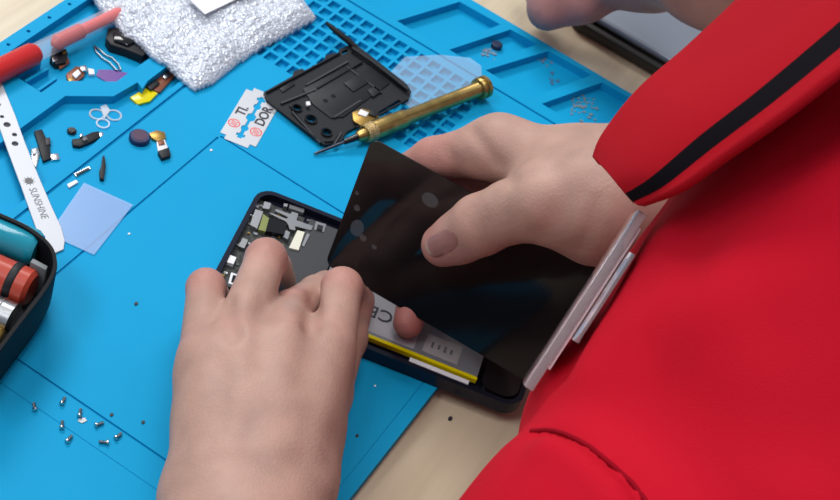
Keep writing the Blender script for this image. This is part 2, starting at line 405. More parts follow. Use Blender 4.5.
# ------------------------------------------------------------------ the technician
skin = mat('skin', srgb(190, 145, 128), .5, sss=.07, spec=.35, bump=('voronoi', 900, .2, .0005))
nt = skin.node_tree; b = nt.nodes['Principled BSDF']
ca = nt.nodes.new('ShaderNodeVertexColor'); ca.layer_name = 'tone'
nz = nt.nodes.new('ShaderNodeTexNoise'); nz.inputs['Scale'].default_value = 55; nz.inputs['Detail'].default_value = 5
tc = nt.nodes.new('ShaderNodeTexCoord'); nt.links.new(tc.outputs['Object'], nz.inputs['Vector'])
mx = nt.nodes.new('ShaderNodeMix'); mx.data_type = 'RGBA'; mx.blend_type = 'MULTIPLY'; mx.inputs[0].default_value = 1
mr = nt.nodes.new('ShaderNodeMapRange'); mr.inputs[1].default_value = .3; mr.inputs[2].default_value = .7; mr.inputs[3].default_value = .86; mr.inputs[4].default_value = 1.10
nt.links.new(nz.outputs['Fac'], mr.inputs[0]); nt.links.new(ca.outputs['Color'], mx.inputs[6]); nt.links.new(mr.outputs[0], mx.inputs[7])
nt.links.new(mx.outputs[2], b.inputs['Base Color'])
def tone(me, vs, spots, base=srgb(176, 141, 127), pink=srgb(178, 112, 104)):
    k = np.zeros(len(vs))
    for p, r, a in spots: k = np.maximum(k, a*np.exp(-(np.linalg.norm(vs-V3(p), axis=1)/r)**2))
    c = np.array(base)[None]*(1-k[:, None])+np.array(pink)[None]*k[:, None]
    la = me.color_attributes.new('tone', 'FLOAT_COLOR', 'POINT')
    la.data.foreach_set('color', np.c_[c, np.ones(len(c))].astype(np.float32).ravel())

# right hand: thumb in front of the display, fingers behind it
sc = on_screen
T_tip, T_ip, T_mcp = sc(443, 245, .0104), sc(480, 225, .0136), sc(543, 200, .015)
T_cmc = W(600, 200, .640)
R_wr = W(640, 195, .652)
I_m, I_p, I_d, I_t = sc(499, 147, -.016), sc(433, 159, -.0125), sc(392, 182, -.0105), sc(368, 205, -.0105)
M_m, M_p, M_d, M_t = sc(512, 162, -.036), sc(458, 178, -.026), sc(425, 262, -.022), at(408, 323, .0158)
R_m, R_p, R_d = sc(525, 185, -.052), sc(480, 215, -.050), sc(450, 260, -.040)
K_m, K_p, K_d = sc(540, 205, -.064), sc(505, 235, -.062), sc(480, 270, -.050)
right_thumb = [(T_cmc, .018), (T_mcp, .0160), (sc(512, 211, .0140), .0132), (T_ip, .0130), (sc(460, 237, .0116), .0112), (T_tip, .0100)]
right_f = [[(I_m, .0128), (I_p, .0098), (I_d, .0088), (I_t, .0078)],
           [(M_m, .013), (M_p, .0105), (M_d, .0092), (M_t, .0074)],
           [(R_m, .012), (R_p, .010), (R_d, .009)],
           [(K_m, .011), (K_p, .009), (K_d, .008)]]
elbow_r, should_r = Vector((.24, .17, .06)), Vector((.36, .10, .20))
right_palm = [[(R_wr, .022), (I_m, .0135)], [(R_wr, .022), (M_m, .014)], [(R_wr, .02), (R_m, .013)], [(R_wr, .02), (K_m, .012)],
              [(T_cmc, .019), (sc(552, 172, -.006), .012)], [(T_cmc, .018), (W(585, 170, .66), .018)],
              [(R_wr, .026), (T_cmc, .022)], [(W(590, 222, .650), .017), (W(560, 212, .645), .013)]]
right_arm = [(R_wr, .027), (elbow_r, .042), (should_r, .05)]

# left hand: palm down, fingers reaching over the phone
l_w0, l_w1 = at(226, 545, .048), at(262, 545, .048)
mk = [at(203, 352, .052), at(237, 338, .060), at(282, 338, .062), at(328, 346, .058)]          # knuckles little..index
left_f = [[(mk[0], .0100), (at(206, 288, .044), .0084), (at(212, 298, .026), .0078), (at(222, 303, .0155), .0068)],
          [(mk[1], .0108), (at(266, 259, .052), .0091), (at(272, 268, .027), .0088), (at(280, 280, .0155), .0076)],
          [(mk[2], .0115), (at(292, 312, .040), .0098), (at(316, 294, .024), .0085), (at(326, 285, .018), .0072)],
          [(mk[3], .0120), (at(342, 288, .052), .0091), (at(347, 293, .028), .0084), (at(352, 300, .0175), .0078)]]
left_thumb = [(at(290, 470, .040), .018), (at(322, 395, .032), .0125), (at(344, 338, .025), .0100), (at(361, 300, .0150), .0066)]
l_b = [at(204, 500, .044), at(226, 500, .048), at(262, 500, .050), at(290, 490, .046)]
elbow_l, should_l = Vector((.085, -.46, .035)), Vector((.285, -.24, .14))
lw = (l_w0+l_w1)/2
mq = [mk[i].lerp(l_b[i], .17) for i in range(4)]
left_palm = [[(mq[i], (.0115, .0125, .013, .0130)[i]), (l_b[i], (.0145, .016, .0165, .0155)[i])] for i in range(4)]
left_palm += [[(l_b[i], .0160), ((l_w0 if i < 2 else l_w1), .0175)] for i in range(4)]
left_palm += [[(at(222, 420, .050), .014), (at(298, 420, .050), .015)], [(at(212, 374, .050), .0105), (at(310, 374, .052), .012)]]
tendons = [[(mk[i].lerp(l_b[i], .08)+Vector((0, 0, .0088)), .0028), (l_b[i].lerp(mk[i], .15)+Vector((0, 0, .0148)), .0022)] for i in range(4)]
left_palm += tendons
left_arm = [(l_w0, .0175), (elbow_l, .034), (should_l, .040)], [(l_w1, .0175), (elbow_l, .036)]

neck_a, neck_b = Vector((.36, -.02, .20)), Vector((.30, .05, .36))
core = [(should_l, .045), (Vector((.35, -.07, .12)), .06), (should_r, .05)]
def hand_d(P, fingers, thumb, palm, kp=.010):
    d = None
    for f in fingers:
        e = chain_d(P, f, .003); d = e if d is None else smin(d, e, .0035)
    p = None
    for q in palm:
        e = chain_d(P, q, .01); p = e if p is None else smin(p, e, .012)
    p = smin(p, chain_d(P, thumb, .005), .010)
    return smin(d, p, kp)
def body_0(P):
    d = np.minimum(hand_d(P, right_f, right_thumb, right_palm), hand_d(P, left_f, left_thumb, left_palm, .006))
    a = smin(chain_d(P, right_arm, .02), chain_d(P, left_arm[0], .02), .01); a = smin(a, chain_d(P, left_arm[1], .02), .02)
    a = smin(a, chain_d(P, core, .03), .03); a = smin(a, chain_d(P, [(Vector((.36, -.03, .15)), .05), (neck_a, .045), (neck_b, .045)], .03), .03)
    return smin(d, a, .014)
def hit(f, x, y, t=.25):
    v = (fw+rr*((x-420)/FPX)-uu*((y-250)/FPX)).normalized()
    for k in range(90):
        p = CAM+v*t; d = float(f(V3(p)[None])[0])
        if d < .0002: break
        t += d*.8
    return CAM+v*t
def grooves(f, specs):                   # (pixel path, width, depth; a negative depth raises a ridge)
    return [([hit(f, x, y) for x, y in pth], w_, d_) for pth, w_, d_ in specs]
def carve(P, d, gs):
    near = np.abs(d) < .02
    if near.any():
        Q = P[near]; a = np.zeros(len(Q), dtype=np.float32)
        for pth, w_, dp_ in gs:
            e = None
            for p_, q_ in zip(pth, pth[1:]):
                c_ = cone_d(Q, p_, q_, 0, 0); e = c_ if e is None else np.minimum(e, c_)
            a += dp_*np.exp(-(e/w_)**2)
        d = d.copy(); d[near] += a
    return d
BG = grooves(body_0, [([(470, 128), (483, 145), (497, 163), (512, 180)], .0030, .0017), ([(446, 150), (455, 162), (458, 176)], .003, .0012),
    ([(473, 207), (478, 216), (481, 227)], .0013, .0005), ([(481, 205), (486, 214), (489, 225)], .0013, .0005), ([(466, 212), (470, 220), (473, 230)], .0012, .0004),
    ([(540, 235), (560, 215), (572, 195)], .006, .0012), ([(512, 180), (530, 172), (550, 168)], .005, .0010), ([(580, 250), (592, 225), (598, 200)], .003, .0008),
    ([(227, 300), (229, 318), (234, 335)], .0035, .0036), ([(316, 296), (315, 312), (310, 330)], .0035, .0036), ([(262, 300), (276, 318)], .003, .0012), ([(300, 400), (292, 440)], .005, -.0009), ([(255, 390), (262, 445)], .005, -.0008), ([(225, 370), (222, 420)], .005, .0008)])
def body_f(P): return carve(P, body_0(P), BG)
me, vs = net(body_f, (-.12, -.51, -.01), (.44, .23, .42), .0016, 'body')
spots = [(T_tip, .014, .9), (T_ip, .012, .5), (I_p, .018, .8), (sc(470, 180, -.02), .02, .9), (M_t, .03, 1)]
spots += [(f[1][0], .013, .75) for f in left_f]+[(f[0][0], .012, .35) for f in left_f]+[(left_thumb[-1][0], .015, .8)]
tone(me, vs, spots)
tech = bpy.data.objects.new('person', None); COL.objects.link(tech); tech.location = (.3, 0, -.3)
INV['person'] = Matrix.Translation((.3, 0, -.3)).inverted()
tag(tech, 'technician in a red polo shirt leaning over the bench, holding the phone display', 'person')
me.transform(INV['person']); link('body', me, skin, tech)

# thumbnail
nc = sc(440, 241, .0148)
tdir = (T_tip-T_ip).normalized()
bm = bmesh.new()
G = []
for i in range(13):
    row = []
    for j in range(11):
        u, v = i/12*2-1, j/10*2-1
        hw = 11.0*(1-.22*max(0, u)**3-.18*max(0, -u)**3)*(1 if abs(u) < .99 else .9)
        ul = u*(1-.14*v*v)
        px_, py_ = 441-.88*16*ul+.475*hw*v, 243.5+.475*16*ul+.88*hw*v
        p_ = hit(body_f, px_, py_); row.append(bm.verts.new(p_+(CAM-p_).normalized()*(.0005*(1-.8*v*v)+.0001)))
    G.append(row)
for i in range(12):
    for j in range(10): bm.faces.new((G[i][j], G[i+1][j], G[i+1][j+1], G[i][j+1])).material_index = 1 if i >= 11 else 0
bmesh.ops.solidify(bm, geom=bm.faces[:], thickness=.0005)
nl = obj('thumbnail', local(tech, bm), mat('fingernail', srgb(200, 152, 146), .28, sss=.05), tech, smooth=80); nl.data.materials.append(mat('nail_free_edge', srgb(215, 190, 175), .4)); nl['label'] = 'pink thumbnail with a pale worn tip'

# polo shirt
red = mat('red_knit', (.47, .003, .016), .85, spec=.15, bump=('noise', 1300, .25, .0005))
ribm = mat('red_rib_knit', (.44, .003, .012), .85, spec=.15)
nt = ribm.node_tree; wv = nt.nodes.new('ShaderNodeTexWave'); wv.inputs['Scale'].default_value = 260; uvn = nt.nodes.new('ShaderNodeUVMap')
bp = nt.nodes.new('ShaderNodeBump'); bp.inputs['Strength'].default_value = .45; bp.inputs['Distance'].default_value = .0006
nt.links.new(uvn.outputs[0], wv.inputs['Vector']); nt.links.new(wv.outputs[0], bp.inputs['Height']); nt.links.new(bp.outputs[0], nt.nodes['Principled BSDF'].inputs['Normal'])
TC, TU = W(853, 530, .50), W(949, 393, .50)
hips = Vector((.44, -.02, -.42))
Tch = [[(TC, .106), (TU, .106)], [(TC, .10), (hips, .12)], [(TU, .10), (W(1080, 330, .54), .10)], [(TU, .095), (W(1030, 190, .52), .10)], [(W(1060, 330, .53), .10), (Vector((.48, .0, -.34)), .15)],
       [(TC, .10), (W(1150, 620, .52), .11)]]
slv = [(W(900, 640, .46), .075), (W(628, 648, .46), .066), (Vector((.13, -.40, .07)), .058)]
slr = [(W(1080, 250, .60), .09), (Vector((.30, .17, .10)), .065)]
def shirt_0(P):
    d = None
    for q in Tch:
        e = chain_d(P, q, .03); d = e if d is None else smin(d, e, .03)
    s = chain_d(P, slv, .02)
    d = smin(d, s, .008); d = smin(d, chain_d(P, slr, .03), .03)
    # soft folds fanning from the arm and collar
    q = P-V3(TC)
    u = q@V3(rr); v = q@V3(uu)
    wob = .0016*np.sin(52*(u*.75+v*.66)+1.5*np.sin(16*v))+.0011*np.sin(85*(u*.85+v*.52)+2*np.sin(20*u+1))
    return d+wob
SG = grooves(shirt_0, [([(534, 431), (545, 430), (565, 434), (590, 447), (612, 465), (632, 483), (648, 505), (655, 540)], .0022, .0070),
    ([(548, 447), (568, 453), (588, 468), (606, 486), (620, 508)], .006, -.0040),
    ([(655, 215), (625, 262), (600, 305), (575, 345), (560, 372)], .006, .0035), ([(672, 225), (640, 280), (610, 330), (590, 368)], .009, -.0022),
    ([(700, 225), (760, 190), (830, 140)], .008, .003), ([(640, 330), (700, 300), (780, 280)], .014, -.003), ([(660, 400), (720, 430), (790, 440)], .016, .0035), ([(700, 250), (690, 290), (650, 340)], .008, .0015)])
def shirt_f(P): return carve(P, shirt_0(P), SG)
me, vs = net(shirt_f, (.02, -.48, -.54), (.64, .28, .36), .0026, 'polo_shirt')
me.transform(INV['person']); sh = link('polo_shirt', me, red, tech)
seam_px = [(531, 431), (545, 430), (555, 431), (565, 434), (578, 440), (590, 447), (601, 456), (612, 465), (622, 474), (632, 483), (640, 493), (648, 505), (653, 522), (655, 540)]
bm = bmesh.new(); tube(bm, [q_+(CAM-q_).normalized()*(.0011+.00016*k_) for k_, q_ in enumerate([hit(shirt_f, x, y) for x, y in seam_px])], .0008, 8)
obj('armhole_seam', local(tech, bm), mat('shaded_red_thread', (.24, .002, .010), .9, spec=.1), sh, smooth=60)  # raised tube on the seam; its darker red carries the crease shade

# collar: a leaf folded over the roll line, black tipping near its free edge
roll = [(860, -110, .52), (800, -60, .515), (745, -4, .51), (690, 48, .505), (640, 92, .50), (606, 135, .50), (596, 158, .50)]
free = [(960, -30, .40), (900, 25, .405), (840, 73, .41), (785, 116, .42), (730, 155, .435), (680, 190, .45), (641, 206, .47)]
NI, NJ = 60, 24
def lerp3(tab, t):
    n = len(tab)-1; i = min(int(t*n), n-1); f = t*n-i
    P = [Vector(tab[max(i-1, 0)]), Vector(tab[i]), Vector(tab[i+1]), Vector(tab[min(i+2, n)])]
    return .5*((2*P[1])+(-P[0]+P[2])*f+(2*P[0]-5*P[1]+4*P[2]-P[3])*f*f+(-P[0]+3*P[1]-3*P[2]+P[3])*f**3)
grid = []
bm = bmesh.new(); uvl = bm.loops.layers.uv.new('uv')
for i in range(NI+1):
    t = i/NI; a, b_ = lerp3(roll, t), lerp3(free, t); row = []
    for j in range(-5, NJ+1):
        s = j/NJ
        if j >= 0:
            q = a.lerp(b_, s); bul = -.012*math.sin(math.pi*min(1, s*1.1))*(1-.3*t)
            p = W(q.x, q.y, q.z+bul)
        else:                            # the stand on the inner side of the roll
            p = W(a.x+(-s)*30, a.y+(-s)*38, a.z+(-s)*.10)
        row.append(bm.verts.new(p))
    grid.append(row)
def strip(j0, j1):
    for i in range(NI):
        for j in range(j0, j1):
            f_ = bm.faces.new((grid[i][j], grid[i+1][j], grid[i+1][j+1], grid[i][j+1]))
            for l, (ii, jj) in zip(f_.loops, ((i, j), (i+1, j), (i+1, j+1), (i, j+1))): l[uvl].uv = (ii/NI, jj/NJ*.4)
            f_.material_index = 1 if STR0 <= j < STR1 else 0
STR0, STR1 = 5+17, 5+21
strip(0, NJ+5)
blk = mat('black_rib_tipping', (.004, .003, .005), .9, spec=.1)
me = bpy.data.meshes.new('collar'); bmesh.ops.recalc_face_normals(bm, faces=bm.faces); bm.to_mesh(me); bm.free()
me.materials.append(ribm); me.materials.append(blk)
me.transform(INV['person']); co = link('collar', me, None, sh, smooth=180)
md = co.modifiers.new('s', 'SOLIDIFY'); md.thickness = .0028; md.offset = 0
co['label'] = 'red ribbed collar with a black stripe near its edge'

# badge holder hanging at the chest, seen edge-on
bu, bl = W(635, 216, .500), W(526, 384, .500)
ba = (bl-bu).normalized(); bd = (CAM-(bu+bl)/2).normalized(); bw = (bd-ba*bd.dot(ba)).normalized(); bt_ = ba.cross(bw)
bt_ = bt_ if bt_.dot(rr) > 0 else -bt_
bw = (bw+bt_*.06).normalized(); bt_ = ba.cross(bw); bt_ = bt_ if bt_.dot(rr) > 0 else -bt_
BM = Matrix((ba, bt_, bw if ba.cross(bt_).dot(bw) > 0 else -bw)).transposed().to_4x4(); BM.translation = (bu+bl)/2
bg = bpy.data.objects.new('badge_holder', None); COL.objects.link(bg); bg.matrix_world = BM; bg.empty_display_size = .01
tag(bg, 'clear plastic badge holder hanging edge-on against the red shirt', 'badge holder')
zs = 1 if BM.to_3x3().col[2].dot(CAM-BM.translation) > 0 else -1
BL = (bl-bu).length
acr = mat('clear_acrylic', (.93, .78, .80), .06, trans=.80, ior=1.45)
bm = bmesh.new(); box(bm, (0, 0, zs*.012), (BL, .0032, .024)); obj('back_shell', bm, acr, bg, bevel=.0003)
bm = bmesh.new(); box(bm, (-.004, .0043, zs*.012), (BL*.50, .0024, .024)); obj('front_shell', bm, acr, bg, bevel=.0003)
bm = bmesh.new(); box(bm, (-.002, .0023, zs*.012), (BL*.8, .0007, .020)); obj('card', bm, mat('badge_card', (.75, .6, .62), .4), bg)

# ------------------------------------------------------------------ second person's arm beyond the laptop
p2 = bpy.data.objects.new('person', None); COL.objects.link(p2); p2.location = (.05, .42, 0)
n2 = p2.name; INV[n2] = Matrix.Translation((.05, .42, 0)).inverted()
tag(p2, 'bare forearm and loose fist of another person resting at the laptop', 'person')
h0 = at(585, -8, .040)
f2 = []
for k in range(4):
    o_ = Vector((.0, .0, -.006*k))
    f2.append([(at(590+k*2, -30+k*3, .046)+o_, .0125), (at(560-k*1, -24+k*4, .040)+o_, .0105), (at(540+k*5, -32+k*4, .030)+o_, .010)])
arm2 = [(at(590, -34, .045), .022), (at(650, -44, .07), .026), (at(730, -34, .14), .032), (at(800, -140, .22), .045)]
def arm2_f(P):
    d = chain_d(P, arm2, .03)
    for f_ in f2: d = smin(d, chain_d(P, f_, .006), .008)
    d = smin(d, chain_d(P, [(at(610, -22, .04), .018), (at(582, 0, .034), .011), (at(560, -6, .03), .009)], .008), .008)
    return d
me, vs = net(arm2_f, (-.12, .15, -.01), (.30, .52, .30), .003, 'forearm')
tone(me, vs, [(at(560, 0, .04), .05, .8)], base=srgb(160, 118, 104), pink=srgb(172, 122, 120))
me.transform(INV[n2]); link('body', me, skin, p2)

# ------------------------------------------------------------------ razor blade
def one(name, bm, m, label, cat, group=None, bevel=0, smooth=None, kind=None):
    o = obj(name, bm, M[m] if isinstance(m, str) else m, bevel=bevel, smooth=smooth)
    # origin at the base of the thing
    me = o.data; n = len(me.vertices); co = np.empty(n*3, dtype=np.float32); me.vertices.foreach_get('co', co); co = co.reshape(-1, 3)
    p = Vector(((co[:, 0].min()+co[:, 0].max())/2, (co[:, 1].min()+co[:, 1].max())/2, co[:, 2].min())); p = Vector([float(v) for v in p])
    me.transform(Matrix.Translation(-p)); o.location = p; INV[o.name] = Matrix.Translation(-p)
    return tag(o, label, cat, group, kind)
def P2(pts, z=0): return [tuple(at(x, y, z)[:2]) for x, y in pts]
bz = .0003
bl0, bl1, br0 = at(218, 136, bz), at(247, 88, bz), at(254, 150, bz)     # near-left corner, far-left corner, near-right corner
ax = (bl1-bl0); ax.z = 0; BLL = .046; ax.normalize(); ay = (br0-bl0); ay.z = 0; BWW = ay.length; ay.normalize()
ay = (ay-ax*ay.dot(ax)).normalized()
def bp_(u, v): p = bl0+ax*(u*BLL)+ay*(v*BWW); return (p.x, p.y)
ol = [(0, .06), (.0, .16), (.06, .16), (.06, .0), (.10, -.0), (.90, 0), (.94, 0), (.94, .16), (1, .16), (1, .84), (.94, .84), (.94, 1), (.06, 1), (.06, .84), (0, .84), (0, .5)]
ol = [(.0, .17), (.0, .83), (.07, .83), (.07, 1), (.93, 1), (.93, .83), (1, .83), (1, .17), (.93, .17), (.93, 0), (.07, 0), (.07, .17)]
bm = bmesh.new(); prism(bm, [bp_(*q) for q in ol], bz-.0002, bz+.0001)
blade = one('razor_blade', bm, mat('blade_steel', (.56, .58, .61), .38, .35), 'flat steel double edged razor blade with red round emblems', 'razor blade')
c = bmesh.new()
slot = [(.10, .44), (.13, .44), (.13, .38), (.18, .38), (.18, .45), (.24, .45), (.27, .40), (.31, .40), (.34, .46), (.43, .46), (.46, .38), (.54, .38), (.57, .46), (.66, .46), (.69, .40), (.73, .40), (.76, .45), (.82, .45), (.82, .38), (.87, .38), (.87, .44), (.90, .44)]
prism(c, [bp_(*q) for q in slot]+[bp_(u, 1-v) for u, v in slot[::-1]], -.001, .003)
c.transform(INV[blade.name]); cut(blade, mesh_of(c))
bm = bmesh.new()
for u, v in ((.30, .19), (.30, .81)):
    p = bp_(u, v); n = 26
    o_ = circ(p[0], p[1], .0033, n); i_ = circ(p[0], p[1], .0027, n)
    A_ = [bm.verts.new((x, y, bz+.00016)) for x, y in o_]; B_ = [bm.verts.new((x, y, bz+.00016)) for x, y in i_]
    for i in range(n): bm.faces.new((A_[i], A_[(i+1) % n], B_[(i+1) % n], B_[i]))
    for k in range(3):                   # the squiggle inside the ring
        q = [Vector((p[0], p[1], 0))+ax*((k-1)*.0013+.0005*math.sin(t*1.6))+ay*((t-2)*.0009) for t in range(5)]
        for a_, b_ in zip(q, q[1:]):
            s_ = ax*.0003
            bm.faces.new([bm.verts.new((w_.x, w_.y, bz+.00017)) for w_ in (a_-s_, b_-s_, b_+s_, a_+s_)])
bm.transform(INV[blade.name]); obj('red_emblem', bm, M['redink'], blade)
BR = math.atan2(ax.y, ax.x)
for s_, u, v in (('TI.', .55, .21), ('DOR', .60, .79)):
    p = bp_(u, v); text_obj('lettering', s_, .0074, M['ink'], INV[blade.name] @ Matrix.Translation((p[0], p[1], bz+.0002)) @ Matrix.Rotation(BR, 4, 'Z'), blade, .00003, 1.0, .00018)

# ------------------------------------------------------------------ black midframe cover
zc = .0012
mc = thing('phone_midframe', 'black plastic phone inner frame with three camera holes on the cell grid', 'phone part', at(340, 97, zc))
def r_(x, y): return (250+x/3.573, 20+y/3.573)
def RP(pts, z=zc): return P2([r_(*p) for p in pts], z)
bm = bmesh.new()
prism(bm, RP([(48, 262), (70, 250), (150, 205), (155, 188), (185, 178), (200, 190), (265, 150), (268, 132), (300, 122), (318, 128), (318, 108), (350, 95), (372, 88), (440, 140), (560, 235), (575, 262), (565, 290), (545, 297), (530, 290), (440, 345), (400, 375), (345, 405), (322, 440), (268, 452), (232, 430), (95, 318), (60, 292)]), zc-.001, zc+.0012)
plate = obj('plate', local(mc, bm), M['black'], mc, bevel=.0003)
c = bmesh.new()
for x, y, s in ((168, 313, 17), (218, 353, 20), (274, 400, 18)):
    p = at(*r_(x, y), zc+.001); prism(c, circ(p.x, p.y, .0029 if s > 17 else .0024, 20), -.004, .008)
prism(c, RP([(325, 118), (348, 108), (345, 122), (330, 130)]), -.004, .008)
c.transform(INV[mc.name]); 
def cut_l(o, cutters):
    bpy.context.view_layer.update(); cut(o, cutters)
    for p in o.data.polygons: p.use_smooth = False
cut_l(plate, mesh_of(c))
def rp(name, pts, z0, z1, m='black', bev=.0002):
    bm = bmesh.new(); prism(bm, RP(pts, zc+z1), zc+z0, zc+z1); return obj(name, local(mc, bm), M[m] if isinstance(m, str) else m, mc, bevel=bev)
rp('raised_panel', [(105, 245), (150, 218), (162, 230), (118, 258)], .001, .0018)
rp('raised_panel', [(188, 245), (355, 160), (395, 190), (430, 165), (500, 225), (395, 300), (335, 345), (290, 350), (225, 300)], .001, .0019)
rp('raised_panel', [(335, 225), (390, 195), (425, 222), (370, 255)], .0018, .0026)
rp('raised_panel', [(420, 250), (450, 232), (475, 250), (440, 275)], .0018, .0024)
rp('camera_housing', [(140, 305), (180, 290), (205, 325), (240, 330), (262, 370), (300, 378), (318, 405), (300, 432), (255, 435)], .001, .0022).data
for n_ in ('camera_housing',):
    o = bpy.data.objects[n_]; c = bmesh.new()
    for x, y in ((168, 313), (218, 353), (274, 400)):
        p = at(*r_(x, y), zc+.002); prism(c, circ(p.x, p.y, .0025, 20), -.004, .008)
    c.transform(INV[mc.name]); cut_l(o, mesh_of(c))
for a_, b_ in (((60, 258), (320, 118)), ((370, 95), (560, 245)), ((70, 295), (268, 446)), ((560, 285), (380, 385)), ((240, 245), (400, 150))):
    bm = bmesh.new(); pa, pb = at(*r_(*a_), zc+.002), at(*r_(*b_), zc+.002); tube(bm, [pa, pa.lerp(pb, .5), pb], .0007, 8); obj('rim', local(mc, bm), M['black'], mc, smooth=50)
bm = bmesh.new(); tube(bm, [at(*r_(x, y), z) for x, y, z in ((272, 8, .010), (290, 25, .0085), (320, 50, .007), (352, 75, .005), (378, 98, .0035))], [.0007, .0014, .0018, .0019, .0017], 8); obj('side_rail', local(mc, bm), M['black'], mc, smooth=60)
bm = bmesh.new(); tube(bm, [at(*r_(x, y), .0045) for x, y in ((365, 100), (440, 152), (500, 198), (566, 250))], .0012, 8); obj('side_rail', local(mc, bm), M['black'], mc, smooth=60)
rp('flex_contact', [(365, 330), (400, 315), (440, 325), (462, 345), (430, 362), (395, 375), (370, 360)], .0022, .0032, 'gold')
rp('flex_chip', [(395, 318), (425, 330), (415, 345), (385, 335)], .0032, .0038, 'white')
rp('flex_chip', [(430, 318), (462, 328), (452, 345), (425, 335)], .0032, .0042, 'black')
rp('white_pad', [(200, 292), (213, 290), (216, 303), (203, 305)], .0022, .0034, 'white', 0)
for x, y, rad in ((168, 313, .0031), (218, 353, .0036), (274, 400, .0033)):
    p = at(*r_(x, y), zc+.003); bm = bmesh.new(); o_, i_ = circ(p.x, p.y, rad, 24), circ(p.x, p.y, rad-.0008, 24)
    V_ = [[bm.verts.new((a_, b_, z)) for a_, b_ in q] for q, z in ((o_, zc+.001), (o_, zc+.0032), (i_, zc+.0032), (i_, zc+.001))]
    for q, w_ in zip(V_, V_[1:]+V_[:1]):
        for i in range(24): bm.faces.new((q[i], q[(i+1) % 24], w_[(i+1) % 24], w_[i]))
    obj('lens_ring', local(mc, bm), M['gloss'], mc, smooth=40)
for pts_ in ([(110, 300), (235, 250)], [(200, 235), (350, 150)], [(300, 350), (395, 290)], [(345, 170), (470, 262)], [(150, 330), (250, 440)], [(325, 405), (300, 445)]):
    bm = bmesh.new(); pa, pb = at(*r_(*pts_[0]), zc+.0016), at(*r_(*pts_[1]), zc+.0016); s_ = (pb-pa).normalized().cross(Vector((0, 0, 1)))*.0005
    prism(bm, [pa-s_, pb-s_, pb+s_, pa+s_], zc+.001, zc+.0024); obj('stiffening_rib', local(mc, bm), M['graphite'], mc)
for x, y in ((270, 287), (298, 270)):
    p = at(*r_(x, y), zc+.0022); bm = bmesh.new(); prism(bm, circ(p.x, p.y, .0014, 14), zc+.0019, zc+.0021); obj('inspection_dot', local(mc, bm), M['gloss'], mc)

# ------------------------------------------------------------------ brass screwdriver
sa, sb = at(314, 154, .0012), at(489, 85, .0078)
sa2 = at(357, 137, .0060)
sd = thing('precision_screwdriver', 'slim brass precision screwdriver lying across the black phone frame', 'screwdriver', at(420, 110, 0))
dv = (sb-sa2); TL = dv.length; dvn = dv.normalized()
bm = bmesh.new(); lathe(bm, sa2, sb, [(0, .0022), (.002, .0032), (.005, .0034), (.0052, .0042), (.010, .0048), (.012, .0052), (.026, .0054), (.0275, .0050), (.030, .0052), (.034, .0050), (.036, .0043), (TL-.010, .0042), (TL-.009, .0046)], 28)
obj('handle', local(sd, bm), M['brass'], sd, smooth=35)
bm = bmesh.new(); lathe(bm, sa2+dvn*.0055, sa2+dvn*.012, [(0, .0047), (.0005, .0051), (.006, .0055), (.0065, .0052)], 28); obj('knurled_grip', local(sd, bm), M['brassk'], sd, smooth=35)
bm = bmesh.new(); e0 = sa2+dvn*(TL-.0095); lathe(bm, e0, sb, [(0, .0046), (.0006, .0062), (.002, .0066), (.0026, .0054), (.004, .0054), (.0046, .0066), (.0066, .0066), (.0076, .0054), (.0078, .002)], 28); obj('swivel_cap', local(sd, bm), M['brass'], sd, smooth=35)
bm = bmesh.new(); tn = (sa-sa2); tube(bm, [sa2+dvn*.002, sa2+tn*.30], [.0021, .0016], 14); obj('chuck', local(sd, bm), M['gloss'], sd, smooth=40)
bm = bmesh.new(); tube(bm, [sa2+tn*.28, sa2+tn*.9, sa], [.0009, .0008, .0005], 10); obj('bit', local(sd, bm), mat('dark_bit_steel', (.05, .06, .08), .35, .8), sd, smooth=40)

# ------------------------------------------------------------------ bubble wrap pouch
out = [(60, -60), (98, 4), (112, 18), (124, 33), (140, 42), (152, 55), (166, 62), (178, 74), (195, 88), (212, 82), (232, 66), (262, 46), (290, 32), (318, 16), (308, 2), (290, -20), (262, -60)]
bw_ = [at(x, y, .004) for x, y in out]
def inside(p, poly):
    s = False; n = len(poly)
    for i in range(n):
        a_, b_ = poly[i], poly[(i+1) % n]
        if (a_.y > p[1]) != (b_.y > p[1]) and p[0] < (b_.x-a_.x)*(p[1]-a_.y)/(b_.y-a_.y)+a_.x: s = not s
    return s
def edist(p, poly):
    d = 9; P_ = Vector((p[0], p[1]))
    for i in range(len(poly)):
        a_, b_ = poly[i].xy, poly[(i+1) % len(poly)].xy; ab = b_-a_
        t_ = max(0, min(1, (P_-a_).dot(ab)/ab.length_squared)); d = min(d, (P_-a_-ab*t_).length)
    return d
from mathutils import noise
x0, x1 = min(p.x for p in bw_), max(p.x for p in bw_); y0, y1 = min(p.y for p in bw_), max(p.y for p in bw_)
st = .0008; NX, NY = int((x1-x0)/st)+2, int((y1-y0)/st)+2; top = {}; bot = {}
bm = bmesh.new(); ca_, sa_ = math.cos(.5), math.sin(.5)
